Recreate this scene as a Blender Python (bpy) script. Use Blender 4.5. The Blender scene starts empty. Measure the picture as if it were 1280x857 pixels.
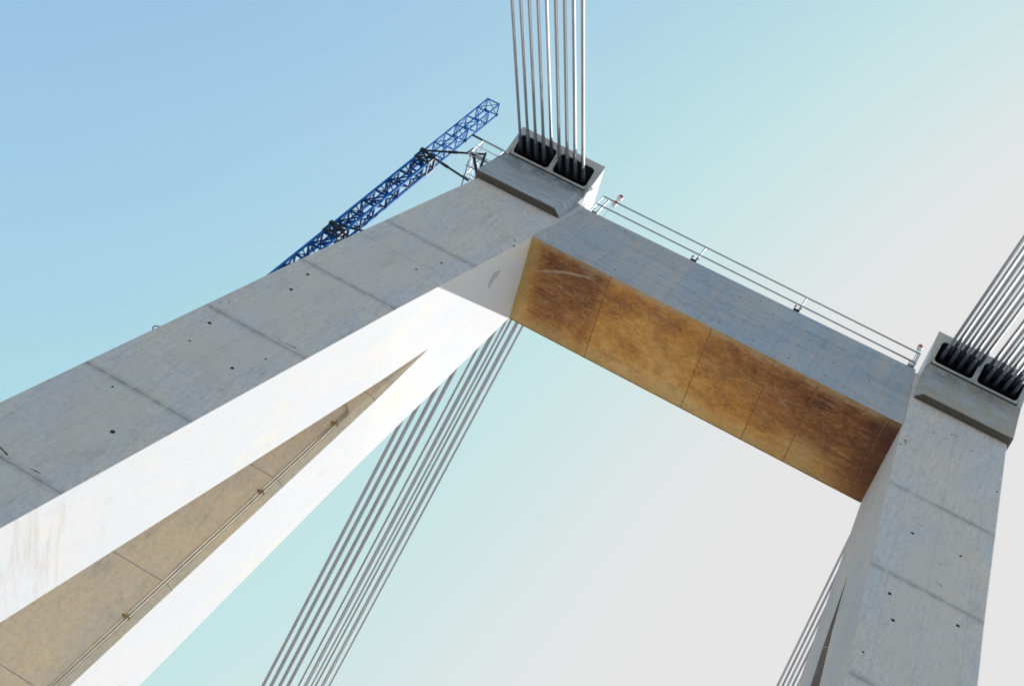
import bpy, bmesh, math, random
from mathutils import Vector, Matrix
random.seed(7)
SC = bpy.context.scene
COL = SC.collection
Z0 = 62.2          # height of the cross beam's soffit above the deck
W = 20.0           # clear width between the legs at the soffit

# ------------------------------------------------------------------ camera
cd = bpy.data.cameras.new('camera'); cam = bpy.data.objects.new('camera', cd); COL.objects.link(cam)
Rr = ((0.86106397, -0.2113306, 0.46250213), (0.45442841, 0.72794235, -0.5134148), (-0.22817463, 0.65225709, 0.72283956))
rx, ry, rz = [Vector(r) for r in Rr]
m = Matrix(((rx.x, -ry.x, -rz.x, 19.6181), (rx.y, -ry.y, -rz.y, -47.6379), (rx.z, -ry.z, -rz.z, Z0 - 60.4977), (0, 0, 0, 1)))
cam.matrix_world = m
cd.sensor_width = 36; cd.lens = 2000.0 / 1280 * 36
cd.clip_start = 0.1; cd.clip_end = 6000
SC.camera = cam

# ------------------------------------------------------------------ sky and sun
SUN = Vector((0.8, 1.0, 1.186)).normalized()
wd = bpy.data.worlds.new("World"); SC.world = wd; wd.use_nodes = True
nt = wd.node_tree; bg = nt.nodes['Background']
sky = nt.nodes.new('ShaderNodeTexSky'); sky.sky_type = 'NISHITA'; sky.sun_disc = False
sky.sun_elevation = math.asin(SUN.z); sky.sun_rotation = math.atan2(SUN.x, SUN.y)
sky.air_density = 1.0; sky.dust_density = 2.0; sky.ozone_density = 1.0
sp = nt.nodes.new('ShaderNodeSeparateColor'); mn = nt.nodes.new('ShaderNodeCombineColor')
for i in range(3):
    q = nt.nodes.new('ShaderNodeMath'); q.operation = 'SMOOTH_MIN'; q.inputs[1].default_value = 2.80; q.inputs[2].default_value = 0.55
    nt.links.new(sp.outputs[i], q.inputs[0]); nt.links.new(q.outputs[0], mn.inputs[i])
wb = nt.nodes.new('ShaderNodeVectorMath'); wb.operation = 'MULTIPLY'; wb.inputs[1].default_value = (0.885, 1.04, 0.91)
nt.links.new(sky.outputs[0], wb.inputs[0]); nt.links.new(wb.outputs[0], sp.inputs[0]); nt.links.new(mn.outputs[0], bg.inputs[0]); bg.inputs[1].default_value = 0.1
sl = bpy.data.lights.new('sun', 'SUN'); sl.energy = 2.1; sl.angle = math.radians(0.5); sl.color = (1.0, 0.98, 0.955)
so = bpy.data.objects.new('sun', sl); COL.objects.link(so); so.location = (60, 60, 120)
so.rotation_euler = SUN.to_track_quat('Z', 'Y').to_euler()
SC.view_settings.view_transform = 'Standard'; SC.view_settings.look = 'None'
SC.view_settings.gamma = 1; SC.view_settings.use_curve_mapping = False
SC.view_settings.exposure = 1.496
SC.render.engine = 'CYCLES'
SC.cycles.filter_width = 1.75
SC.cycles.max_bounces = 8; SC.cycles.diffuse_bounces = 5

# ------------------------------------------------------------------ materials
class NT:
    def __init__(s, name, rough=0.9, metal=0.0):
        s.m = bpy.data.materials.new(name); s.m.use_nodes = True; s.t = s.m.node_tree
        s.b = s.t.nodes['Principled BSDF']; s.b.inputs['Roughness'].default_value = rough; s.b.inputs['Metallic'].default_value = metal
        s.pos = s.t.nodes.new('ShaderNodeNewGeometry').outputs['Position']
    def n(s, kind, **kw):
        q = s.t.nodes.new(kind)
        for k, v in kw.items(): setattr(q, k, v)
        return q
    def L(s, a, b): s.t.links.new(a, b)
    def mapp(s, scale, loc=(0, 0, 0), rot=(0, 0, 0)):
        q = s.n('ShaderNodeMapping'); q.inputs['Scale'].default_value = scale; q.inputs['Location'].default_value = loc
        q.inputs['Rotation'].default_value = rot; s.L(s.pos, q.inputs[0]); return q.outputs[0]
    def noise(s, vec, scale=1, detail=4, rough=0.55, dist=0):
        q = s.n('ShaderNodeTexNoise'); s.L(vec, q.inputs['Vector']); q.inputs['Scale'].default_value = scale
        q.inputs['Detail'].default_value = detail; q.inputs['Roughness'].default_value = rough; q.inputs['Distortion'].default_value = dist
        return q.outputs['Fac']
    def ramp(s, fac, stops):
        q = s.n('ShaderNodeValToRGB'); s.L(fac, q.inputs[0]); e = q.color_ramp.elements
        while len(e) > 1: e.remove(e[0])
        e[0].position = stops[0][0]; e[0].color = (*c3(stops[0][1]), 1)
        for p, c in stops[1:]:
            x = e.new(p); x.color = (*c3(c), 1)
        return q.outputs[0]
    def mix(s, a, b, fac, mode='MIX'):
        q = s.n('ShaderNodeMix', data_type='RGBA', blend_type=mode)
        for sock, v in ((q.inputs[6], a), (q.inputs[7], b), (q.inputs[0], fac)):
            if hasattr(v, 'links') or hasattr(v, 'is_linked'): s.L(v, sock)
            elif isinstance(v, (int, float)): sock.default_value = v
            else: sock.default_value = (*v, 1)
        return q.outputs[2]
    def math(s, op, a, b=0.0, c=None):
        q = s.n('ShaderNodeMath', operation=op)
        for i, v in enumerate((a, b) if c is None else (a, b, c)):
            if hasattr(v, 'is_linked'): s.L(v, q.inputs[i])
            else: q.inputs[i].default_value = v
        return q.outputs[0]
    def xyz(s):
        q = s.n('ShaderNodeSeparateXYZ'); s.L(s.pos, q.inputs[0]); return q.outputs
    def maprange(s, v, a, b, c=0.0, d=1.0):
        q = s.n('ShaderNodeMapRange'); s.L(v, q.inputs[0])
        for i, x in enumerate((a, b, c, d)): q.inputs[i + 1].default_value = x
        return q.outputs[0]
    def out(s, col, bump=None, strength=0.3, dist=0.02):
        s.L(col, s.b.inputs['Base Color'])
        if bump is not None:
            q = s.n('ShaderNodeBump'); q.inputs['Strength'].default_value = strength; q.inputs['Distance'].default_value = dist
            s.L(bump, q.inputs['Height']); s.L(q.outputs[0], s.b.inputs['Normal'])
        return s.m
def c3(c): return (c, c, c) if isinstance(c, (int, float)) else c

def concrete(name, warm, cool, streak=0.35, stain=None, grain_dir=(0.5, 0.5, 0.10), seed=0.0, contrast=1.0):
    t = NT(name, 0.88)
    big = t.noise(t.mapp((1, 1, 0.6), (seed, seed * .7, 0)), 0.30, 6, 0.66)
    col = t.mix(cool, warm, t.ramp(big, ((0.42, 0.0), (0.60, 1.0))))
    tan = t.noise(t.mapp((1, 1, 0.5), (seed + 11, 3, 5)), 0.45, 7, 0.7)
    col = t.mix(col, tuple(w * k for w, k in zip(warm, (1.12, 1.02, 0.90))), t.ramp(tan, ((0.54, 0.0), (0.66, 0.55))))
    st = t.noise(t.mapp(grain_dir, (seed, 0, seed)), 4.2, 8, 0.78)
    col = t.mix(col, t.ramp(st, ((0.30, 0.72), (0.5, 1.0), (0.72, 1.15))), streak * contrast, 'MULTIPLY')
    fine = t.noise(t.mapp((1, 1, 1)), 4.5, 10, 0.82)
    col = t.mix(col, t.ramp(fine, ((0.32, 0.62), (0.5, 1.0), (0.70, 1.22))), 0.5 * contrast, 'MULTIPLY')
    wet = t.noise(t.mapp((1.2, 1.2, 0.35), (seed + 5, 2, 1)), 0.8, 8, 0.74)
    col = t.mix(col, t.ramp(wet, ((0.30, 0.66), (0.44, 1.0), (0.66, 1.0), (0.76, 1.14))), 0.6 * contrast, 'MULTIPLY')
    pale = t.noise(t.mapp((1, 1, 0.7), (seed, 8, 2)), 3.0, 9, 0.85)
    col = t.mix(col, (0.56, 0.62, 0.68), t.ramp(pale, ((0.56, 0.0), (0.68, 0.30 * contrast))))
    spots = t.noise(t.mapp((1, 1, 1), (3, seed, 9)), 11, 2, 0.5)
    col = t.mix(col, (0.16, 0.14, 0.12), t.ramp(spots, ((0.735, 0.0), (0.77, 0.5))))
    if stain: col = stain(t, col)
    return t.out(col, fine, 0.3, 0.012)

def leg_stain(t, col):
    # rust coloured runs that start on the inner face of the left leg
    x, y, z = t.xyz()
    n = t.noise(t.mapp((0.3, 0.16, 1.3), (0, 0, 4), (0.10, 0, 0)), 1.25, 7, 0.72, 0.35)
    m1 = t.math('MULTIPLY', t.maprange(z, Z0 - 34.5, Z0 - 32.5, 0.2, 1.0), t.maprange(z, Z0 - 30.5, Z0 - 27.5, 1.0, 0.0))
    m2 = t.maprange(x, -8.5, -4.2, 0.2, 1.0)
    f = t.math('MULTIPLY', t.math('MULTIPLY', t.ramp(n, ((0.53, 0.0), (0.70, 0.42))), m1), m2)
    return t.mix(col, (0.46, 0.33, 0.22), f)

def leg_front(t, col):
    # every lift dried warmer in its middle than along its edges, and dirt sits along the lift joints
    x, y, z = t.xyz()
    zr = t.math('SUBTRACT', z, Z0)
    dc = t.math('ABSOLUTE', t.math('SUBTRACT', t.math('ABSOLUTE', t.math('SUBTRACT', x, 10.0)), t.math('MULTIPLY_ADD', zr, -0.132, 12.5)))
    wn = t.noise(t.mapp((1, 1, 0.6), (4, 1, 7)), 0.55, 7, 0.72)
    f = t.math('MULTIPLY', t.maprange(dc, 2.0, 0.9, 0.0, 1.0), t.ramp(wn, ((0.36, 0.0), (0.56, 0.65))))
    f = t.math('MULTIPLY', f, t.maprange(zr, -3.0, -7.0, 0.25, 1.0))
    col = t.mix(col, (0.60, 0.53, 0.475), f)
    jd = t.noise(t.mapp((1.2, 1, 1), (0, 9, 2)), 1.6, 7, 0.75)
    for zj, sg in ((-11.6656, 0), (-17.66, -1), (-24.2, -1), (-30.5, -1), (-5.25, 0), (-18.4, 1)):
        b = t.maprange(t.math('ABSOLUTE', t.math('SUBTRACT', zr, zj)), 0.02, 0.30, 1.0, 0.0)
        if sg: b = t.math('MULTIPLY', b, t.math('LESS_THAN' if sg < 0 else 'GREATER_THAN', x, 10.0))
        col = t.mix(col, (0.27, 0.265, 0.27), t.math('MULTIPLY', b, t.ramp(jd, ((0.34, 0.0), (0.60, 0.7)))))
    return col
M = {}
M['leg'] = concrete('weathered_concrete', (0.60, 0.54, 0.51), (0.535, 0.515, 0.545), 0.6, leg_front, (2.4, 0.9, 0.12), 0.0, 1.15)
M['inner'] = concrete('lit_inner_face_concrete', (0.67, 0.665, 0.67), (0.645, 0.66, 0.69), 0.3, leg_stain, (0.3, 1.2, 0.16), 2.0, 0.32)  # paler than the leg fronts: missing sky light is put into the colour
M['inner_right'] = concrete('shaded_inner_face_concrete', (0.50, 0.465, 0.45), (0.44, 0.44, 0.47), 0.6, None, (0.3, 1.5, 0.10), 12.0, 1.0)  # darker copy: the right leg's shaded side is put into the colour
M['slot_shade'] = concrete('shaded_slot_concrete', (0.17, 0.13, 0.11), (0.13, 0.12, 0.12), 0.4, None, (0.9, 0.9, 0.12), 6.0, 1.0)  # dark tone: shade in the right leg's slot is painted into the colour
M['slot'] = concrete('bounce_lit_slot_concrete', (0.86, 0.69, 0.48), (0.76, 0.65, 0.51), 0.4, None, (0.9, 0.9, 0.12), 6.0, 1.0)  # warm light bounced between the sub-legs is painted in as tan
def beam_stain(t, col):
    n = t.noise(t.mapp((1, 0.3, 0.07), (2, 0, 0)), 0.75, 4, 0.6)
    col = t.mix(col, (0.47, 0.41, 0.38), t.ramp(n, ((0.50, 0.0), (0.64, 0.6))))
    l = t.noise(t.mapp((0.10, 0.3, 1), (8, 0, 0)), 2.2, 5, 0.6)
    return t.mix(col, t.ramp(l, ((0.35, 0.8), (0.5, 1.0), (0.7, 1.1))), 0.6, 'MULTIPLY')
M['beam'] = concrete('blue_grey_concrete', (0.41, 0.40, 0.41), (0.34, 0.375, 0.445), 0.45, beam_stain, (0.14, 0.5, 1.6), 4.0, 1.1)

# board marked concrete of the pylon heads
t = NT('board_marked_concrete', 0.85)
g1 = t.noise(t.mapp((0.38, 1.5, 4.0)), 1.5, 9, 0.82, 0.1)
g2 = t.noise(t.mapp((0.07, 0.5, 9)), 2.2, 3, 0.6)
col = t.ramp(g1, ((0.30, (0.14, 0.155, 0.18)), (0.46, (0.33, 0.36, 0.41)), (0.62, (0.46, 0.48, 0.52))))
col = t.mix(col, t.ramp(g2, ((0.35, 0.72), (0.5, 1.0), (0.7, 1.1))), 0.6, 'MULTIPLY')
bl = t.noise(t.mapp((1, 1, 1), (1, 4, 1)), 0.9, 5, 0.6)
xh, yh, zh = t.xyz()
gm = t.noise(t.mapp((1, 1, 0.6), (2, 0, 0)), 1.6, 6, 0.7)
col = t.mix(col, (0.10, 0.11, 0.13), t.math('MULTIPLY', t.maprange(zh, Z0 + 4.4, Z0 + 5.8, 0.0, 0.8), t.ramp(gm, ((0.42, 0.0), (0.60, 1.0)))))
blx = t.math('MULTIPLY', t.ramp(bl, ((0.36, 0.0), (0.56, 0.75))), t.maprange(xh, 10, 18))
col = t.mix(col, (0.37, 0.32, 0.26), blx)
col = t.mix(col, (0.075, 0.068, 0.055), t.math('MULTIPLY', t.maprange(zh, Z0 + 2.955, Z0 + 2.985, 1.0, 0.0), 0.95))
M['head'] = t.out(col, g2, 0.6, 0.03)
M['plate'] = concrete('pale_plate_concrete', (0.44, 0.44, 0.45), (0.36, 0.40, 0.45), 0.3, None, (0.5, 0.5, 0.5), 9.0, 0.8)

# rust stained soffit: ochre deposit over brown, varying from panel to panel
t = NT('rust_stained_soffit', 0.8)
x, y, z = t.xyz()
nb = t.noise(t.mapp((1, 1.4, 1), (0, 2, 0)), 0.42, 7, 0.70, 0.5)
nf = t.noise(t.mapp((0.7, 2.0, 1), (0, 0, 0), (0, 0, 0.5)), 1.3, 12, 0.92, 1.2)
ns = t.noise(t.mapp((1, 1, 1)), 3.5, 12, 0.95, 0.6)
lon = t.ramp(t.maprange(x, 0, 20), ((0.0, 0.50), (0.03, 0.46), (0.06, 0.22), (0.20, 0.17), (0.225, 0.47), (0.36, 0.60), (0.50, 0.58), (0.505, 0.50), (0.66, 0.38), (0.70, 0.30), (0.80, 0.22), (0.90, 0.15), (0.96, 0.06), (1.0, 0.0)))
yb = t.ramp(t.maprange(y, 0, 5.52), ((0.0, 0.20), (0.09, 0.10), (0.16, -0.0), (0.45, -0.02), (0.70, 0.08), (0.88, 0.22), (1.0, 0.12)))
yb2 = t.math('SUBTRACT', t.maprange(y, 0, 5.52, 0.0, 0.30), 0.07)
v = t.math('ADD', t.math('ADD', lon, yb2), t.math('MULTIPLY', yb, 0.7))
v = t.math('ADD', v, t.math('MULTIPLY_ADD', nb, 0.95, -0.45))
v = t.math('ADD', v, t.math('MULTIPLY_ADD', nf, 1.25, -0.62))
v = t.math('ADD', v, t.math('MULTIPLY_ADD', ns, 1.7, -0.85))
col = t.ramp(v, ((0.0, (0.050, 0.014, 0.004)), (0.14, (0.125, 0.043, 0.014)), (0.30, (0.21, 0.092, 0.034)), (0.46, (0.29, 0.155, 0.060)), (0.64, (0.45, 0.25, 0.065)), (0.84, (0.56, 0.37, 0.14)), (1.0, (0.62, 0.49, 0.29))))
grey = t.noise(t.mapp((1, 1, 1), (7, 7, 0)), 0.8, 7, 0.7, 0.3)
col = t.mix(col, (0.22, 0.095, 0.05), t.ramp(grey, ((0.50, 0.0), (0.62, 0.45))))
col = t.mix(col, (1.12, 0.88, 0.58), 1.0, 'MULTIPLY')
# thin drag marks and hairlines
for sc_, rot_, sd_, th_, k_ in (((0.14, 2.4, 1), -0.28, 1, .014, .40), ((0.22, 2.0, 1), 0.62, 6, .012, .40), ((0.10, 3.2, 1), 0.05, 15, .014, .30), ((0.3, 2.0, 1), 1.05, 21, .012, .40), ((0.3, 2.4, 1), -0.75, 31, .012, .32)):
    hl = t.noise(t.mapp(sc_, (sd_, sd_, 0), (0, 0, rot_)), 1.3, 4, 0.6, 0.5)
    msk = t.ramp(t.noise(t.mapp((1, 1, 1), (sd_ * 3, 0, 0)), 0.8, 5, 0.65), ((0.42, 0.0), (0.56, 1.0)))
    f_ = t.math('MULTIPLY', t.ramp(hl, ((0.5 - th_, 0.0), (0.5, k_), (0.5 + th_, 0.0))), msk)
    col = t.mix(col, (0.62, 0.43, 0.20), f_)
# rubbed pale edges beside the front arris and the left leg
ed = t.noise(t.mapp((0.6, 3, 1), (0, 5, 0)), 2.5, 6, 0.7)
wob = t.math('MULTIPLY_ADD', t.noise(t.mapp((1, 1, 1), (3, 3, 3)), 1.1, 9, 0.8), 1.3, -0.65)
yw = t.math('ADD', y, wob); xw = t.math('ADD', x, wob)
ef = t.math('MULTIPLY', t.maprange(yw, 0.10, 0.50, 1.0, 0.0), t.ramp(ed, ((0.36, 0.25), (0.60, 0.9))))
col = t.mix(col, (0.46, 0.34, 0.20), ef)
el = t.math('MULTIPLY', t.maprange(xw, 0.25, 0.80, 0.85, 0.0), t.ramp(ed, ((0.30, 0.4), (0.55, 1.0))))
col = t.mix(col, (0.50, 0.35, 0.13), el)
er = t.math('MULTIPLY', t.math('MULTIPLY', t.maprange(yw, 4.5, 5.3, 0.0, 0.9), t.maprange(x, 16.5, 19.5, 1.0, 0.15)), t.ramp(ed, ((0.38, 0.2), (0.55, 1.0))))
col = t.mix(col, (0.50, 0.34, 0.14), er)
# curved pale drag mark in the first bay and a golden one near the far end
xx_ = t.math('SUBTRACT', x, 0.7); cur = t.math('MULTIPLY', t.math('MULTIPLY', xx_, xx_), 0.065)
dd = t.math('ABSOLUTE', t.math('SUBTRACT', t.math('ADD', y, t.math('MULTIPLY', wob, 0.35)), t.math('SUBTRACT', 1.9, t.math('SUBTRACT', t.math('MULTIPLY', xx_, 0.62), cur))))
f1 = t.math('MULTIPLY', t.maprange(dd, 0.0, 0.14, 0.75, 0.0), t.maprange(t.math('ABSOLUTE', t.math('SUBTRACT', x, 2.2)), 1.0, 1.9, 1.0, 0.0))
col = t.mix(col, (0.60, 0.46, 0.32), t.math('MULTIPLY', f1, t.ramp(nf, ((0.35, 0.3), (0.6, 1.0)))))
d2 = t.math('ADD', t.math('ABSOLUTE', t.math('MULTIPLY', t.math('SUBTRACT', xw, 16.4), 0.45)), t.math('ABSOLUTE', t.math('SUBTRACT', yw, 4.3)))
col = t.mix(col, (0.54, 0.37, 0.15), t.math('MULTIPLY', t.maprange(d2, 0.25, 1.1, 0.75, 0.0), t.ramp(nf, ((0.35, 0.2), (0.55, 1.0)))))
# small rusty specks and drips
sk = t.noise(t.mapp((1, 1, 1), (5, 5, 5)), 9.0, 4, 0.7)
col = t.mix(col, (0.10, 0.035, 0.012), t.ramp(sk, ((0.62, 0.0), (0.68, 0.7))))
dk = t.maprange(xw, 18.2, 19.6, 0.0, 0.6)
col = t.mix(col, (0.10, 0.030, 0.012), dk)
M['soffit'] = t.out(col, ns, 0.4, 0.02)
t = NT('soffit_joint', 0.85)
jn = t.noise(t.mapp((1, 1, 1)), 4, 5, 0.7)
M['joint'] = t.out(t.ramp(jn, ((0.3, (0.10, 0.05, 0.02)), (0.55, (0.42, 0.25, 0.09)), (0.7, (0.52, 0.36, 0.16)))))

def metal(name, c, rough=0.5, var=0.2, metalness=0.0, sc=3.0):
    t = NT(name, rough, metalness)
    n = t.noise(t.mapp((1, 1, 1)), sc, 5, 0.65)
    lo = tuple(q * (1 - var) for q in c); hi = tuple(min(1, q * (1 + var)) for q in c)
    return t.out(t.ramp(n, ((0.3, lo), (0.7, hi))), n, 0.1, 0.005)
M['cable'] = metal('grey_cable_sheath', (0.40, 0.40, 0.42), 0.5, 0.12, 0.0, 0.6)
M['sleeve'] = metal('guide_pipe_steel', (0.045, 0.055, 0.085), 0.45, 0.25)
M['blue'] = metal('blue_paint', (0.010, 0.13, 0.44), 0.75, 0.3)
M['blue'].node_tree.nodes['Principled BSDF'].inputs['Specular IOR Level'].default_value = 0.12
M['blue_dark'] = metal('dark_blue_paint', (0.005, 0.042, 0.17), 0.75, 0.3)
M['blue_dark'].node_tree.nodes['Principled BSDF'].inputs['Specular IOR Level'].default_value = 0.15
M['dark_steel'] = metal('dark_steel', (0.03, 0.035, 0.05), 0.55, 0.3)
M['dark_steel'].node_tree.nodes['Principled BSDF'].inputs['Specular IOR Level'].default_value = 0.12
M['galv'] = metal('galvanised_steel', (0.34, 0.36, 0.40), 0.45, 0.15, 0.3)
M['pale_steel'] = metal('pale_painted_steel', (0.62, 0.64, 0.66), 0.5, 0.1)
M['conduit'] = metal('ochre_conduit', (0.50, 0.42, 0.30), 0.55, 0.2)
M['clamp'] = metal('rusty_clamp', (0.34, 0.20, 0.07), 0.8, 0.4)
M['hole'] = metal('hole_shadow_concrete', (0.018, 0.017, 0.016), 1.0, 0.3)
M['cavity'] = metal('cavity_shade', (0.012, 0.013, 0.016), 0.8, 0.2)  # near-black: shade inside the anchor recesses is put into the colour
M['spall'] = metal('rusty_spall', (0.10, 0.06, 0.04), 0.95, 0.5, 0, 14)
M['patch'] = metal('repair_mortar', (0.46, 0.46, 0.46), 0.95, 0.2, 0, 6)
M['lens'] = metal('red_lens', (0.45, 0.06, 0.04), 0.25, 0.2)
M['asphalt'] = metal('asphalt', (0.12, 0.12, 0.12), 0.95, 0.15, 0, 1.5)
M['ground'] = metal('dry_ground', (0.40, 0.38, 0.35), 0.97, 0.15, 0, 0.05)
M['kerb'] = metal('kerb_concrete', (0.45, 0.43, 0.40), 0.9, 0.1)
M['paint'] = metal('road_paint', (0.78, 0.78, 0.75), 0.8, 0.05)
M['fascia'] = metal('deck_concrete', (0.42, 0.40, 0.38), 0.9, 0.1, 0, 0.8)

# ------------------------------------------------------------------ helpers
def finish(name, bm, mat, parent=None, origin=None, smooth=False):
    """link bm (world coordinates) as ONE object; origin moves the object's own zero"""
    bmesh.ops.recalc_face_normals(bm, faces=bm.faces)
    o0 = Vector(origin) if origin is not None else Vector((0, 0, 0))
    base = Vector((0, 0, 0))
    p = parent
    while p is not None: base += p.location; p = p.parent
    loc = o0 if origin is not None else (base if parent is not None else Vector((0, 0, 0)))
    for v in bm.verts: v.co -= loc
    me = bpy.data.meshes.new(name); bm.to_mesh(me); bm.free()
    if smooth:
        for f in me.polygons: f.use_smooth = True
    me.materials.append(mat)
    o = bpy.data.objects.new(name, me); COL.objects.link(o)
    o.parent = parent; o.location = loc - base
    return o
def tag(o, label=None, cat=None, group=None, kind=None):
    for k, v in (('label', label), ('category', cat), ('group', group), ('kind', kind)):
        if v: o[k] = v
    return o
def thing(name, loc, label, cat, group=None):
    o = bpy.data.objects.new(name, None); COL.objects.link(o); o.location = loc; o.empty_display_size = 0.3
    return tag(o, label, cat, group)
def up(p): return Vector((p[0], p[1], p[2] + Z0))
def loft(bm, rings, cap=True):
    vs = [[bm.verts.new(p) for p in r] for r in rings]
    n = len(rings[0])
    for a, b in zip(vs, vs[1:]):
        for i in range(n):
            try: bm.faces.new((a[i], a[(i + 1) % n], b[(i + 1) % n], b[i]))
            except ValueError: pass
    if cap: bm.faces.new(vs[0]); bm.faces.new(list(reversed(vs[-1])))
    return vs
def tube(bm, a, b, r, n=8, r2=None):
    a = Vector(a); b = Vector(b); d = (b - a).normalized()
    u = d.orthogonal().normalized(); w = d.cross(u)
    R = [[p + (u * math.cos(k * 2 * math.pi / n) + w * math.sin(k * 2 * math.pi / n)) * q for k in range(n)] for p, q in ((a, r), (b, r2 or r))]
    loft(bm, R)
def bar(bm, a, b, wd, ht=None, upv=(0, 0, 1)):
    a = Vector(a); b = Vector(b); d = (b - a).normalized(); ht = ht or wd
    u = d.cross(Vector(upv))
    if u.length < 1e-3: u = d.cross(Vector((0, 1, 0)))
    u.normalize(); w = d.cross(u)
    R = [[p + u * (wd / 2 * sx) + w * (ht / 2 * sy) for sx, sy in ((1, 1), (-1, 1), (-1, -1), (1, -1))] for p in (a, b)]
    loft(bm, R)
def box(bm, lo, hi):
    x0, y0, z0 = lo; x1, y1, z1 = hi
    loft(bm, [[(x0, y0, z), (x1, y0, z), (x1, y1, z), (x0, y1, z)] for z in (z0, z1)])
def one(fn, *a, **k):
    bm = bmesh.new(); fn(bm, *a, **k); return bm

# ------------------------------------------------------------------ pylon geometry (fit coordinates: z=0 at soffit)
D = 5.5233; KIU = .1161; T = 5.0523; KOU = .1096; KIL = .1386; KOL = .1387; H1 = 11.6656
SU = .1835; SRU = .1805; SF = .1329; SR = .2866; YA = 2.7359; ZA = -7.8872; M1 = .1006; M2 = .2184
def leg(z):
    dz = min(0, z + H1); zu = max(z, -H1)
    return KIU * zu + KIL * dz, -T + KOU * zu + KOL * dz, SU * zu + SF * dz, D - SRU * zu - SR * dz
def slotf(z): return YA + M1 * (z - ZA)
def slotr(z): return YA - M2 * (z - ZA)
C = 0.05
def ring(z, kind, side, inset=0.0):
    xi, xo, yf, yr = leg(z)
    y0, y1 = yf, yr
    ci = C                                   # chamfer of the inner near corner
    if kind == 'front': y1 = slotf(z)
    if kind == 'rear':
        ci = min(0.26, 0.03 + 0.05 * (ZA - z)); y0 = slotr(z) - ci
    ns = []                                  # shallow formwork lines near the edges of the near face
    pts = [(xo + C, y0)]
    if kind != 'rear' or True:
        for xx in (xo + 0.72, (xi + xo) / 2, xi - 0.80):
            pts += [(xx - .014, y0), (xx - .009, y0 + .009), (xx + .009, y0 + .009), (xx + .014, y0)]
    pts += [(xi - ci, y0), (xi, y0 + ci), (xi, y1 - C), (xi - C, y1), (xo + C, y1), (xo, y1 - C), (xo, y0 + C)]
    cx = (xi + xo) / 2; cy = (y0 + y1) / 2
    hx = (xi - xo) / 2; hy = max(0.01, (y1 - y0) / 2)
    out = []
    for x, y in pts:
        y = cy + (y - cy) * (1 - min(0.5, inset / hy))
        if side == 'R': x = W - x
        out.append((x, y, z + Z0))
    return out
def leg_mats(o, rear, side):
    me = o.data; me.materials.append(M['inner' if side == 'L' else 'inner_right']); me.materials.append(M['slot' if side == 'L' else 'slot_shade'])
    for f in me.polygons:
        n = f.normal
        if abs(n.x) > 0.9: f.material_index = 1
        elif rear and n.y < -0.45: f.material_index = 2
def seg(bm, z1, z0, kind, side, g1=0.045, g0=0.045):
    rr = []
    if g1: rr.append(ring(z1, kind, side, g1)); rr.append(ring(z1 - 0.024, kind, side))
    else: rr.append(ring(z1, kind, side))
    if z1 - z0 > 3:
        nq = max(2, round((z1 - z0) / 2.1))
        for kk in range(1, nq):
            zq = z1 + (z0 - z1) * kk / nq
            rr += [ring(zq + .016, kind, side), ring(zq + .010, kind, side, .006), ring(zq - .010, kind, side, .006), ring(zq - .016, kind, side)]
    if g0: rr.append(ring(z0 + 0.024, kind, side)); rr.append(ring(z0, kind, side, g0))
    else: rr.append(ring(z0, kind, side))
    loft(bm, rr)

pylon = thing('bridge_pylon', (10, 2.76, 0), 'huge grey concrete bridge pylon with two splayed legs joined by a cross beam', 'bridge pylon')

JO = {'L': [5.42, -5.3, -7.4, -11.6656, -17.66, -24.2, -30.5, -36.9, -43.2, -49.5, -55.8, -62.2],
      'R': [5.42, -5.2, -11.6656, -18.4, -24.8, -31.1, -37.4, -43.7, -50, -56.1, -62.2]}
for side in 'LR':
    J = JO[side]
    for a, b in zip(J, J[1:]):
        if b >= ZA:
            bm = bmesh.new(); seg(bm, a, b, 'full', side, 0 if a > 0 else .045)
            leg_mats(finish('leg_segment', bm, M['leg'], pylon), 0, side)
        elif a > ZA > b:
            bm = bmesh.new(); seg(bm, a, ZA, 'full', side, .045, 0)
            seg(bm, ZA, b, 'front', side, 0); leg_mats(finish('leg_segment', bm, M['leg'], pylon), 0, side)
            bm = bmesh.new(); seg(bm, ZA, b, 'rear', side, 0)
            leg_mats(finish('leg_segment', bm, M['leg'], pylon), 1, side)
        else:
            for k in ('front', 'rear'):
                bm = bmesh.new(); seg(bm, a, b, k, side, .022, 0 if b < -62 else .045)
                leg_mats(finish('leg_segment', bm, M['leg'], pylon), k == 'rear', side)

# cross beam: core with thin cast panels on the near face and on the soffit
def ztop(x): return 5.30 + 0.0215 * x
PT = 0.03
def bx(x, z):   # x of the beam's end planes
    return x
bm = bmesh.new()
def bring(z, top=False):
    zz = lambda x: ztop(x) if top else z
    xa = KIU * z; xb = W - KIU * z
    if top: xa = KIU * 5.3; xb = W - KIU * 5.6
    return [(xa, SU * zz(xa) + PT, zz(xa) + Z0), (xb, SU * zz(xb) + PT, zz(xb) + Z0),
            (xb, D - SRU * zz(xb), zz(xb) + Z0), (xa, D - SRU * zz(xa), zz(xa) + Z0)]
r0 = bring(PT); r1 = bring(5, True)
loft(bm, [r0, r1])
beam = finish('cross_beam', bm, M['joint'], pylon)
beam.data.materials.append(M['beam'])
for f in beam.data.polygons:
    if f.normal.z > -0.5: f.material_index = 1
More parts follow.
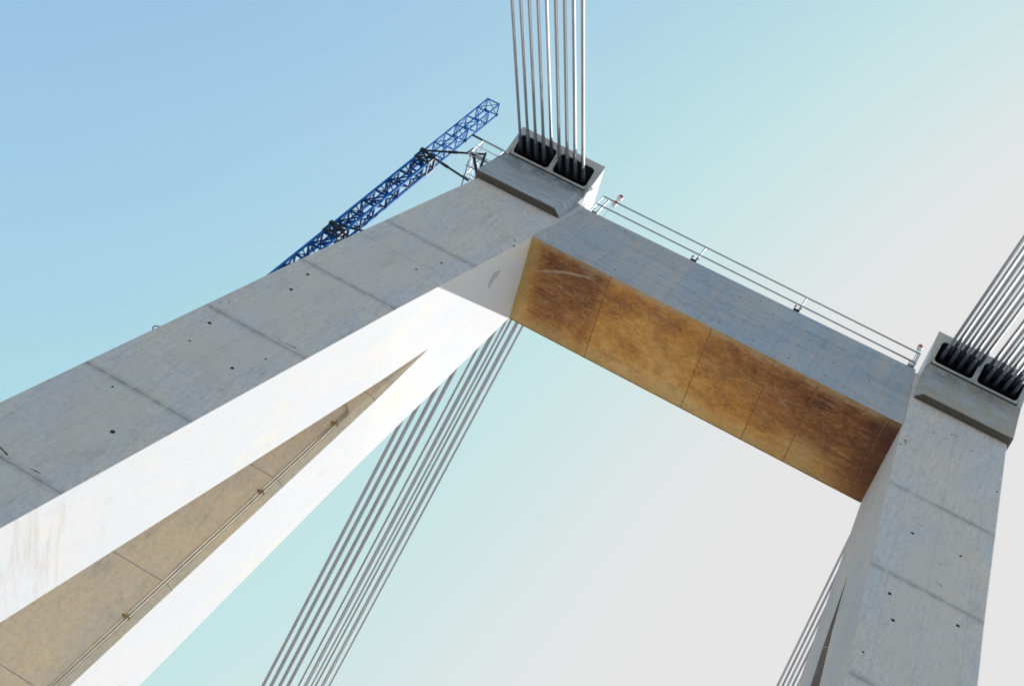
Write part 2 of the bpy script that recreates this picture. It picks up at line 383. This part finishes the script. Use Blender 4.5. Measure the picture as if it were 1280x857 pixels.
# near face panels (grid of the formwork)
xs = [0.0, 1.5, 3.41, 5.32, 7.23, 9.14, 11.05, 12.96, 14.87, 16.78, 18.5, 20.0]
zs = [0.0, 1.60, 3.29, None]
rp = random.Random(3)
for i in range(len(xs) - 1):
    for j in range(3):
        z0 = zs[j]; G = 0.004
        x0, x1 = xs[i] + G, xs[i + 1] - G
        pr = 0.003 * rp.random() + 0.0005
        def P(x, z, off):
            lo_ = KIU * z; hi_ = W - KIU * z
            if x < 0.1: x = lo_
            if x > W - 0.1: x = hi_
            return (x, SU * z + off, z + Z0)
        za = z0 + (G if j else 0.0)
        zb0 = (zs[j + 1] - G) if zs[j + 1] else ztop(x0)
        zb1 = (zs[j + 1] - G) if zs[j + 1] else ztop(x1)
        bm = bmesh.new()
        loft(bm, [[P(x0, za, o), P(x1, za, o), P(x1, zb1, o), P(x0, zb0, o)] for o in (PT, -pr)])
        finish('concrete_panel', bm, M['beam'], beam)
sx = [0.0, 4.43, 10.0, 13.4, 15.73, 19.28, 20.0]
for a, b in zip(sx, sx[1:]):
    bm = bmesh.new(); g = 0.022
    x0 = a + (g if a else 0.004); x1 = b - (g if b < 20 else 0.004)
    rr = []
    for z, i in ((PT, 0), (0.006, 0), (0.0, 0.008)):
        rr.append([(x0 + i, PT + .004 + i, z + Z0), (x1 - i, PT + .004 + i, z + Z0), (x1 - i, D - .012 - i, z + Z0), (x0 + i, D - .012 - i, z + Z0)])
    loft(bm, rr)
    finish('soffit_panel', bm, M['soffit'], beam)
# narrow drip lip of paler concrete along both soffit edges
bm = bmesh.new(); box(bm, (0.01, D - .045, Z0 - .025), (W - .01, D - .004, Z0 + .005)); finish('drip_lip', bm, M['joint'], beam)

# ---- tie holes and marks (each a flat dark disc painting the shade of a hole)
def dot(x, y, z, r, mat=None, nm='tie_hole_shade', n=(0, -1, .18), parent=beam):
    nv = Vector(n).normalized(); c = up((x, y, z))
    bm = bmesh.new()
    tube(bm, c - nv * 0.02, c + nv * 0.006, r, 10)
    return finish(nm, bm, M[mat or 'hole'], parent)
for x in (8.17, 10.08, 11.97, 13.87):
    for z in (.75, 2.45, 4.13): dot(x, SU * z, z, .042)
for x, z in ((2.44, 4.15), (3.15, 4.97), (4.35, .79), (6.27, 4.15), (6.27, 2.45), (15.77, .74), (18.07, 5.3), (17.67, 4.1), (17.67, 2.42), (.34, 1.16), (.5, .79), (15.77, 2.44), (15.77, 4.12)):
    dot(x, SU * z, z, .038)
def fy(z): return leg(z)[2]
for x, z, r in ((-3.33, .82, .045), (-2.37, -7.92, .06), (-1.84, -6.4, .06), (-5.43, -12.47, .08), (-5.29, -14, .085), (-6.26, -18.62, .085), (-3.9, -20.38, .08), (-4.77, -26.71, .10), (-6.1, -20.2, .05), (-3.3, -18.9, .05), (-.44, -1.24, .04), (-.35, -1.3, .04), (-.2, -1.76, .05), (-6.39, -24.67, .05),
                (22.4, -8.19, .075), (22.54, -12.92, .085), (23.06, -14.35, .085), (25.4, -12.66, .08), (24.55, -8.02, .06), (25.03, -1.64, .05), (20.43, -1.3, .06), (20.5, -1.5, .05), (20.32, -1.79, .045), (21.44, .64, .045), (22.22, 1.3, .05), (22.45, 1.4, .04), (23.35, .73, .04), (22.52, -16.97, .05)):
    dot(x, fy(z), z, r, parent=pylon)
def sliver(pts, mat, nm):
    bm = bmesh.new(); lo = []; hi = []
    for x, z in pts:
        y = fy(z); lo.append(up((x, y + .02, z))); hi.append(up((x, y - .006, z)))
    loft(bm, [lo, hi]); finish(nm, bm, M[mat], pylon)
def crack(x0, z0, x1, z1, wd, mat='spall', seed=1):
    r = random.Random(seed); n = 7; a = []; b = []
    for i in range(n + 1):
        f = i / n; w = wd * .6 * (0.35 + 0.65 * r.random()) * (0.3 if i in (0, n) else 1)
        x = x0 + (x1 - x0) * f; z = z0 + (z1 - z0) * f + (r.random() - .5) * wd * .15
        a.append((x, z + w / 2)); b.append((x, z - w / 2))
    sliver(a + b[::-1], mat, 'spall_mark')
crack(-7.1, -30.1, -6.5, -30.25, .16, 'spall', 1);
crack(-5.95, -30.2, -5.75, -30.5, .22, 'patch', 3); crack(-5.55, -30.25, -5.1, -30.2, .10, 'spall', 4)
crack(-4.1, -17.3, -3.3, -17.45, .10, 'patch', 5); crack(-3.3, -17.4, -2.8, -17.35, .10, 'spall', 6)
crack(-6.85, -17.0, -6.7, -17.3, .09, 'spall', 7); crack(-6.6, -16.7, -6.45, -17.0, .09, 'spall', 8)
crack(-2.1, -7.2, -1.8, -7.2, .06, 'spall', 9); crack(-6.95, -31.8, -6.7, -31.9, .1, 'spall', 10)
crack(23.8, -9.3, 24.0, -9.35, .05, 'spall', 11); crack(24.0, -10.7, 24.35, -10.75, .06, 'spall', 12); crack(22.4, -7.3, 22.7, -7.3, .05, 'spall', 13)
# grey repair patch on the inner face of the left leg, under the beam
bm = bmesh.new()
def ip(y, z, off): return up((leg(z)[0] + off, y, z))
pp = [(.78, -2.5), (1.12, -2.62), (1.25, -2.95), (1.62, -3.24), (1.3, -3.42), (1.0, -3.40), (.62, -3.1)]
loft(bm, [[ip(y, z, -.02) for y, z in pp], [ip(y, z, .006) for y, z in pp]]); finish('repair_patch', bm, M['patch'], pylon)

# ---- pylon heads with the anchor plates
A = Vector((0, .38, 5.80)); B = Vector((0, -.62, 7.15))
vv = (B - A).normalized(); PL = (B - A).length
nn = Vector((0, -(vv.z), vv.y)).normalized()        # outward normal: towards the cables
if nn.y > 0: nn = -nn
def hx(z, e): return (.11 if e == 'i' else -4.84) + .07 * (z - 3)
def hp(x, y, z, side, rear):
    if side == 'R': x = W - x
    if rear: y = D - y
    return Vector((x, y, z + Z0))
CAV = 1.15
def plate_pt(u, v, w):           # u along x, v up the plate, w outward
    return Vector((u, 0, 0)) + A + vv * v + nn * w
def head(side):
    bm = bmesh.new(); ch = 0.34
    def rg(z, yfr, c):
        xi, xo = hx(z, 'i'), hx(z, 'o'); yb = D - yfr
        return [hp(x, y, z, side, 0) for x, y in ((xo, yfr), (xi - c, yfr), (xi, yfr + c), (xi, yb - c), (xi - c, yb), (xo, yb))]
    loft(bm, [rg(2.93, .12, ch), rg(2.97, .095, ch), rg(5.62, .365, ch * .8), rg(5.798, .39, .02)])
    o = finish('pylon_head', bm, M['head'], pylon)
    # upper box: two cheeks, a core, a top slab; both ends stay open as anchor recesses
    prof = [(A.y + .02, 5.80), (B.y + .02, 7.15), (D - B.y - .02, 7.15), (D - A.y - .02, 5.80)]
    def xe(z, e): return hx(z, e) + ((.10 if e == 'i' else .06) * (z - 5.8) / 1.35)
    for e, sg in (('i', -1), ('o', 1)):
        bm = bmesh.new()
        loft(bm, [[hp(xe(z, e) + off, y, z, side, 0) for y, z in prof] for off in (0, sg * .14)])
        finish('recess_cheek', bm, M['inner'], o)
    bm = bmesh.new()
    pr2 = [(B.y + .15, 7.02), (B.y + .03, 7.144), (D - B.y - .03, 7.144), (D - B.y - .15, 7.02)]
    loft(bm, [[hp(xe(7.1, 'o') + .145, y, z, side, 0) for y, z in pr2], [hp(xe(7.1, 'i') - .145, y, z, side, 0) for y, z in pr2]])
    finish('top_slab', bm, M['leg'], o)
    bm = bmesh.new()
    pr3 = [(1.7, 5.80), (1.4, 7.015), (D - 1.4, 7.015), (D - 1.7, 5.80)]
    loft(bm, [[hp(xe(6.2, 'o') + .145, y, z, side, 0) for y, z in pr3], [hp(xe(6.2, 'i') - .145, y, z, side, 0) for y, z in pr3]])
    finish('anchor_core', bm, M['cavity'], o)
    for rear in (0, 1):
        def q(u, v, w): p = plate_pt(u, v, w); return hp(p.x, p.y, p.z, side, rear)
        xi0, xo0 = hx(5.8, 'i'), hx(5.8, 'o'); xi1, xo1 = hx(7.15, 'i') + .10, hx(7.15, 'o') + .06
        # near-black sheets on floor, ceiling and sides, added to paint the recess's shade
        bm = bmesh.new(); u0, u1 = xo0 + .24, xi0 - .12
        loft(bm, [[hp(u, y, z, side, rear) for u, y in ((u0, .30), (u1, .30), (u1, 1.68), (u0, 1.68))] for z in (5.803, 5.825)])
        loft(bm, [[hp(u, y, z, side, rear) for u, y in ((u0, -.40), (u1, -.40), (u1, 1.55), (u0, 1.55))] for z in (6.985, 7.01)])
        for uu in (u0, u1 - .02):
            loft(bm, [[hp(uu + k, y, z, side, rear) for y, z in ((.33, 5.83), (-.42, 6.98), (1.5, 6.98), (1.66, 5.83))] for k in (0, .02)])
        tag(finish('recess_shade_lining', bm, M['cavity'], o), kind='stuff')
        # anchor plate with two rounded openings and the dark wells behind them
        bm = bmesh.new()
        outer = [(xo0 - .01, -.13), (xi0 + .01, -.13), (xi1 + .01, PL + .03), (xo1 - .01, PL + .03)]
        holes = []
        wells = []
        for (u0, u1) in ((xi0 - 2.24, xi0 - .20), (xi0 - 4.62, xi0 - 2.48)):
            v0, v1 = .20, 1.36; r = .20; L = []
            for cx, cy, a0 in ((u1 - r, v1 - r, 0), (u0 + r, v1 - r, 90), (u0 + r, v0 + r, 180), (u1 - r, v0 + r, 270)):
                for k in range(5):
                    an = math.radians(a0 + k * 22.5); L.append((cx + r * math.cos(an), cy + r * math.sin(an)))
            holes.append(L)
        def loop(L, w):
            vs = [bm.verts.new(q(u, v, w)) for u, v in L]
            return vs, [bm.edges.new((vs[i], vs[(i + 1) % len(vs)])) for i in range(len(vs))]
        ov, oe = loop(outer, .0); hv = [loop(L, .0) for L in holes]
        bmesh.ops.triangle_fill(bm, use_beauty=True, edges=oe + [e for h_ in hv for e in h_[1]])
        ov2 = [bm.verts.new(q(u, v, -.12)) for u, v in outer]
        for i in range(4): bm.faces.new((ov[i], ov[(i + 1) % 4], ov2[(i + 1) % 4], ov2[i]))
        for L, (vs, es) in zip(holes, hv):
            v2 = [bm.verts.new(q(u, v, -.15)) for u, v in L]
            for i in range(len(vs)): bm.faces.new((vs[i], vs[(i + 1) % len(vs)], v2[(i + 1) % len(vs)], v2[i]))
        pl = finish('anchor_plate', bm, M['plate'], o)
    return o
heads = {s: head(s) for s in 'LR'}

# ------------------------------------------------------------------ stay cables
ORD = ['first', 'second', 'third', 'fourth', 'fifth', 'sixth', 'seventh', 'eighth', 'ninth']
mid = (A + B) / 2
for side in 'LR':
    for rear in (0, 1):
        tt, dx = (.45, -.055) if not rear else ((.49, -.08) if side == 'L' else (.49, -.036))
        for row in (0, 1):
            vb = -.235 if row == 0 else .235
            if rear: XS = (.29, .70, 1.26, 1.64, 2.50, 2.95, 3.45, 3.89) if row == 0 else (.60, 1.02, 1.54, 1.97, 2.60, 3.05, 3.55, 3.99)
            if rear and side == 'R': XS = [(.16 if row == 0 else .39) + .475 * i for i in range(9) if i != (4 if row == 0 else 8)]
            if not rear: XS = [(.21 if row == 0 else .51) + .475 * i for i in range(9) if i != (4 if row == 0 else 8)]
            for k, X in enumerate(XS):
                X = -X - ((.252 if side == 'L' else 0.026) * vb if rear else 0); i = k
                p = mid + vv * vb + Vector((X, 0, 0))
                d = Vector((dx, -1, -tt))
                def g(s_):
                    r_ = p + d * s_
                    return hp(r_.x, r_.y, r_.z, side, rear)
                L_ = (p.z + Z0) / tt
                a = g(-.75); b = g(L_)
                rad = .066 if rear else .078
                bm = bmesh.new(); tube(bm, a, b, rad, 14)
                far = 'far' if rear else 'near'; sd = 'left' if side == 'L' else 'right'
                rw = 'lower' if row == 0 else 'upper'
                o = finish('stay_cable', bm, M['cable'], None, origin=b, smooth=True)
                tag(o, f"grey stay cable, {ORD[k]} from the inner end, {rw} row, {far} side of {sd} pylon head", 'cable', f"stay cables on the {far} side of the {sd} pylon head")
                bm = bmesh.new(); e1 = .95 + .06 * (i % 3); tube(bm, g(-.8), g(e1), rad + .018, 14)
                finish('guide_pipe', bm, M['sleeve'], o, smooth=True)

# ------------------------------------------------------------------ conduit on the far sub-leg of the left leg
def yb(z): 
    return slotr(z) - min(0.26, 0.03 + 0.05 * (ZA - z))
cond = thing('cable_conduit', up((-8.4, yb(-61) , -62.2)), 'pair of thin ochre conduits clamped along the edge of the bounce-lit left leg slot', 'conduit')
def cp(off, z, out=.09): return up((leg(z)[0] - off, yb(z) - out, z))
for off in (.31, .45):
    bm = bmesh.new()
    tube(bm, cp(off, -62.0), cp(off, -13.0 - (.45 - off)), .034, 8)
    finish('pipe', bm, M['conduit'], cond, smooth=True)
    bm = bmesh.new()
    e = cp(off, -13.0 - (.45 - off)); f = up((leg(-12.2)[0] - 1.15 - off * .9, yb(-12.1) - .09, -12.2))
    tube(bm, e, f, .034, 8)
    g2_ = up((leg(-12.2)[0] - 2.6 - off * .9, yb(-11.9) - .09, -11.95)); tube(bm, f, g2_, .034, 8)
    finish('pipe', bm, M['conduit'], cond, smooth=True)
for z in (-13.95, -18.6, -26.3, -34.5, -42.5, -50.5):
    bm = bmesh.new()
    bar(bm, cp(.20, z, .13), cp(.58, z, .13), .05, .05, (0, 1, 0)); bar(bm, cp(.24, z, .0), cp(.24, z, .16), .04); bar(bm, cp(.54, z, .0), cp(.54, z, .16), .04)
    bar(bm, cp(.38, z - .15, .14), cp(.38, z + .12, .14), .04, .04, (0, 1, 0))
    finish('clamp', bm, M['clamp'], cond)

# small lifting ring on the outer edge of the left leg
bm = bmesh.new(); rc = up((leg(-20.44)[1] + .03, fy(-20.44) + .08, -20.44)); N = 18
pts = [rc + Vector((-.02 + .155 * math.cos(k * 2 * math.pi / N), 0, .155 * math.sin(k * 2 * math.pi / N))) for k in range(N)]
for k in range(N): tube(bm, pts[k], pts[(k + 1) % N], .024, 6)
tag(finish('lifting_ring', bm, M['dark_steel'], None, origin=rc), 'small dark lifting ring on the outer edge of the left leg', 'ring')

# ------------------------------------------------------------------ railing on the beam
yr_ = 1.06
rail = thing('beam_railing', up((10, yr_, 5.5)), 'thin grey steel two rail railing along the top of the cross beam', 'railing')
for z0, z1 in ((7.12, 7.08), (6.27, 6.22)):
    bm = bmesh.new(); n = 6
    tube(bm, up((.9, yr_, z0)), up((19.2, yr_, z1)), .045, 8); finish('rail', bm, M['galv'], rail, smooth=True)
for x in (1.25, 7.02, 12.85, 19.12):
    bm = bmesh.new(); bar(bm, up((x, yr_ + .01, ztop(x) - .02)), up((x, yr_ + .01, 7.14)), .07, .06); p = finish('post', bm, M['galv'], rail)
    bm = bmesh.new(); zt = ztop(x)
    box(bm, up((x - .24, yr_ - .14, zt)), up((x + .10, yr_ + .10, zt + .07)))
    for q in (-.21, .08): bar(bm, up((x + q, yr_ - .16, zt + .05)), up((x + q, yr_ - .16, zt + .34)), .04); bar(bm, up((x + q - .06, yr_ - .16, zt + .20)), up((x + q + .06, yr_ - .16, zt + .20)), .035)
    finish('clamp_foot', bm, M['dark_steel'] if x in (7.02, 12.85) else M['galv'], p)
bm = bmesh.new(); bar(bm, up((.35, yr_ + .3, 6.0)), up((.35, yr_ + .3, 7.5)), .06); bar(bm, up((.9, yr_, 5.4)), up((.9, yr_, 7.14)), .06); bar(bm, up((19.2, yr_, 5.7)), up((19.2, yr_, 7.1)), .06)
finish('end_post', bm, M['pale_steel'], rail)

# obstruction lamps
def lamp(x, y, z0, z1, label, extra=None):
    o = thing('warning_lamp', up((x, y, z0)), label, 'lamp', 'aviation warning lamps beside the beam railing')
    bm = bmesh.new(); tube(bm, up((x, y, z0)), up((x, y, z1)), .03, 8); finish('pole', bm, M['pale_steel'], o)
    for z in [z1] + (extra or []):
        bm = bmesh.new()
        c = up((x, y, z)); prof = ((0, .06), (.04, .13), (.18, .14), (.28, .10), (.33, .03))
        loft(bm, [[c + Vector((r * math.cos(k * math.pi / 6), r * math.sin(k * math.pi / 6), h)) for k in range(12)] for h, r in prof])
        l = finish('lamp_lens', bm, M['lens'], o, smooth=True)
        bm = bmesh.new(); tube(bm, c - Vector((0, 0, .09)), c + Vector((0, 0, .002)), .13, 12)
        finish('lamp_base', bm, M['pale_steel'], o)
lamp(1.62, 1.12, 5.3, 7.65, 'red and white twin warning lamp beside the left pylon head', [6.95])
lamp(19.02, 1.12, 5.7, 7.55, 'single red and white warning lamp beside the right pylon head')

# ------------------------------------------------------------------ blue lattice mast
MX, MY, MT, MW = -8.68, 2.0, 11.94, .75
def mc(i, z):      # corner i at fit height z
    ox, oy = ((0, 0), (MW, 0), (MW, MW), (0, MW))[i]
    return up((MX + ox + .02 * (z - MT), MY + oy, z))
mast = thing('lattice_mast', up((MX + MW / 2 - .02 * 74, MY + MW / 2, -62.2)), 'tall square blue steel lattice mast standing outside the left leg', 'mast')
for i in range(4):
    for za, zb, wdt, mt in ((MT, 5.0, .075, 'blue'), (5.0, -62.2, .115, 'blue')):
        bm = bmesh.new(); bar(bm, mc(i, zb), mc(i, za), wdt); finish('chord', bm, M[mt], mast)
ST = 1.19
lv = [MT - .03 - ST * k for k in range(62)]
rest = bmesh.new()
for k, z in enumerate(lv):
    heavy = z < 5.2
    vis = z > -14
    hb = .06 if not heavy else .085
    db = .032 if not heavy else .062
    for i in range(4):
        j = (i + 1) % 4
        def put(nm, fn):
            if vis: bm = bmesh.new(); fn(bm); finish(nm, bm, M['blue_dark' if heavy else 'blue'], mast)
            else: fn(rest)
        put('horizontal_brace', lambda b: bar(b, mc(i, z), mc(j, z), hb))
        if k + 1 < len(lv):
            z2 = lv[k + 1]
            a, b_ = (i, j) if k % 2 else (j, i)
            put('diagonal_brace', lambda b: bar(b, mc(a, z), mc(b_, z2), db))
            if heavy and i == 0: put('diagonal_brace', lambda b: bar(b, (mc(a, z) + mc(a, z2)) / 2, (mc(b_, z2) + mc(b_, z2)) / 2, db * .8))
    # flat diagonal across the square and the rack teeth side plate
    if vis and k % 3 == 0:
        bm = bmesh.new(); bar(bm, mc(0, z), mc(2, z), hb * .5); finish('cross_brace', bm, M['blue_dark'], mast)
        for i in (2, 3):
            bm = bmesh.new(); c = mc(i, z); box(bm, c - Vector((.065, .065, .06)), c + Vector((.065, .065, .07))); finish('joint_plate', bm, M['blue_dark'], mast)
o = finish('far_bracing', rest, M['blue_dark'], mast); o['kind'] = 'stuff'
# collars and wall ties
for zc, label, ends in ((4.75, 'dark steel tie frame holding the blue mast beside the pylon head', (((-6.02, 1.6, 6.44), 1), ((-5.4, 1.45, 3.55), 1))),
                        (-3.95, 'dark steel tie frame holding the blue mast lower down behind the leg', (((-5.7, 2.2, -2.3), 1), ((-5.5, 1.6, -5.2), 1)))):
    tie = thing('mast_tie', mc(0, zc), label, 'steel tie', 'steel ties of the blue mast')
    q = lambda ox, oy, z: up((MX + ox + .02 * (z - MT), MY + oy, z))
    bm = bmesh.new(); e = .05
    cs = [q(-e, -e, zc), q(MW + e, -e, zc), q(MW + e, MW + e, zc), q(-e, MW + e, zc)]
    for i in range(4): bar(bm, cs[i], cs[(i + 1) % 4], .09)
    for z_ in (-.75,):
        c2 = [q(-e, -e, zc + z_), q(MW + e, -e, zc + z_), q(MW + e, MW + e, zc + z_), q(-e, MW + e, zc + z_)]
        for i in range(4): bar(bm, c2[i], c2[(i + 1) % 4], .08); bar(bm, cs[i], c2[i], .09)
        bar(bm, cs[0], c2[1], .08); bar(bm, cs[1], c2[0], .07)
    box(bm, cs[0] - Vector((.10, .10, .10)), cs[0] + Vector((.10, .10, .14)))
    finish('collar', bm, M['dark_steel'], tie)
    for p, _ in ends:
        bm = bmesh.new(); bar(bm, cs[0], up(p), .085); finish('tie_rod', bm, M['dark_steel'], tie)
        bm = bmesh.new(); mp_ = (cs[0] + up(p)) / 2; bar(bm, mp_ - (up(p) - cs[0]).normalized() * .25, mp_ + (up(p) - cs[0]).normalized() * .25, .12); finish('turnbuckle', bm, M['dark_steel'], tie)
bm = bmesh.new(); bar(bm, mc(2, 9.15), up((-4.6, 1.25, 7.0)), .085)
tag(finish('stay_strut', bm, M['dark_steel'], None, origin=mc(2, 9.15)), 'thin dark strut from the mast top down to the left pylon head', 'steel strut')

# ------------------------------------------------------------------ access platform on the outer side of the left head
pf = thing('access_platform', up((-5.2, 1.8, 5.7)), 'small steel access platform with pale railing beside the left pylon head', 'platform')
for y in (1.48, 2.22, 2.95):
    bm = bmesh.new(); bar(bm, up((-6.6, y, 5.68)), up((-4.7, y, 5.68)), .05); finish('floor_beam', bm, M['galv'], pf)
bm = bmesh.new()
for k in range(10):
    xg = -6.55 + k * .20; box(bm, up((xg, 1.48, 5.715)), up((xg + .03, 2.95, 5.74)))
tag(finish('floor_grating', bm, M['pale_steel'], pf), kind='stuff')
for y in (1.5, 2.95):
    for z in (7.36, 6.72, 6.02):
        bm = bmesh.new(); tube(bm, up((-6.6, y, z)), up((-4.75, y, z - .05)), .032, 8); finish('rail', bm, M['pale_steel'], pf, smooth=True)
for z in (7.36, 6.72, 6.02):
    bm = bmesh.new(); tube(bm, up((-6.6, 1.5, z)), up((-6.6, 2.95, z)), .032, 8); finish('rail', bm, M['pale_steel'], pf, smooth=True)
for x, y in ((-6.6, 1.5), (-6.6, 2.95), (-5.3, 1.5)):
    bm = bmesh.new(); bar(bm, up((x, y, 5.7)), up((x, y, 7.4)), .06); finish('post', bm, M['pale_steel'], pf)
bm = bmesh.new(); bar(bm, up((-6.6, 1.6, 6.1)), up((-5.55, 1.6, 3.15)), .07); finish('strut', bm, M['galv'], pf)
bm = bmesh.new(); bar(bm, up((-6.55, 1.6, 6.1)), up((-5.3, 1.5, 4.3)), .08); finish('strut', bm, M['dark_steel'], pf)
bm = bmesh.new(); bar(bm, up((-6.4, 1.6, 6.0)), up((-5.15, 1.5, 4.25)), .08); finish('strut', bm, M['dark_steel'], pf)
bm = bmesh.new(); bar(bm, up((-5.95, 1.55, 6.5)), up((-5.5, 1.5, 5.1)), .13); finish('strut', bm, M['dark_steel'], pf)
bm = bmesh.new(); bar(bm, up((-6.7, 1.6, 5.9)), up((-6.65, 1.6, 6.45)), .13); finish('strut', bm, M['dark_steel'], pf)
bm = bmesh.new(); bar(bm, up((-6.7, 1.6, 6.1)), up((-5.0, 1.55, 5.75)), .10); finish('strut', bm, M['galv'], pf)

# ------------------------------------------------------------------ the ground and the deck that the camera stands on
def sheet(name, x0, x1, y0, y1, z, mat, z1=None):
    bm = bmesh.new()
    if z1 is None:
        bm.faces.new([bm.verts.new(p) for p in ((x0, y0, z), (x1, y0, z), (x1, y1, z), (x0, y1, z))])
    else: box(bm, (x0, y0, z), (x1, y1, z1))
    return tag(finish(name, bm, mat), kind='structure')
sheet('ground', -3000, 3000, -3000, 3000, -0.40, M['ground'])
sheet('bridge_deck', -6, 26, -400, 400, -0.36, M['fascia'], -0.004)
sheet('road', -2.0, 22.0, -400, 400, 0.0, M['asphalt'])
for x in (-2.15, 22.0): sheet('kerb', x, x + .15, -400, 400, 0.001, M['kerb'], .13)
for x in (-1.6, 21.4, 9.8, 10.1): sheet('road_marking', x, x + .12, -400, 400, .004, M['paint'])
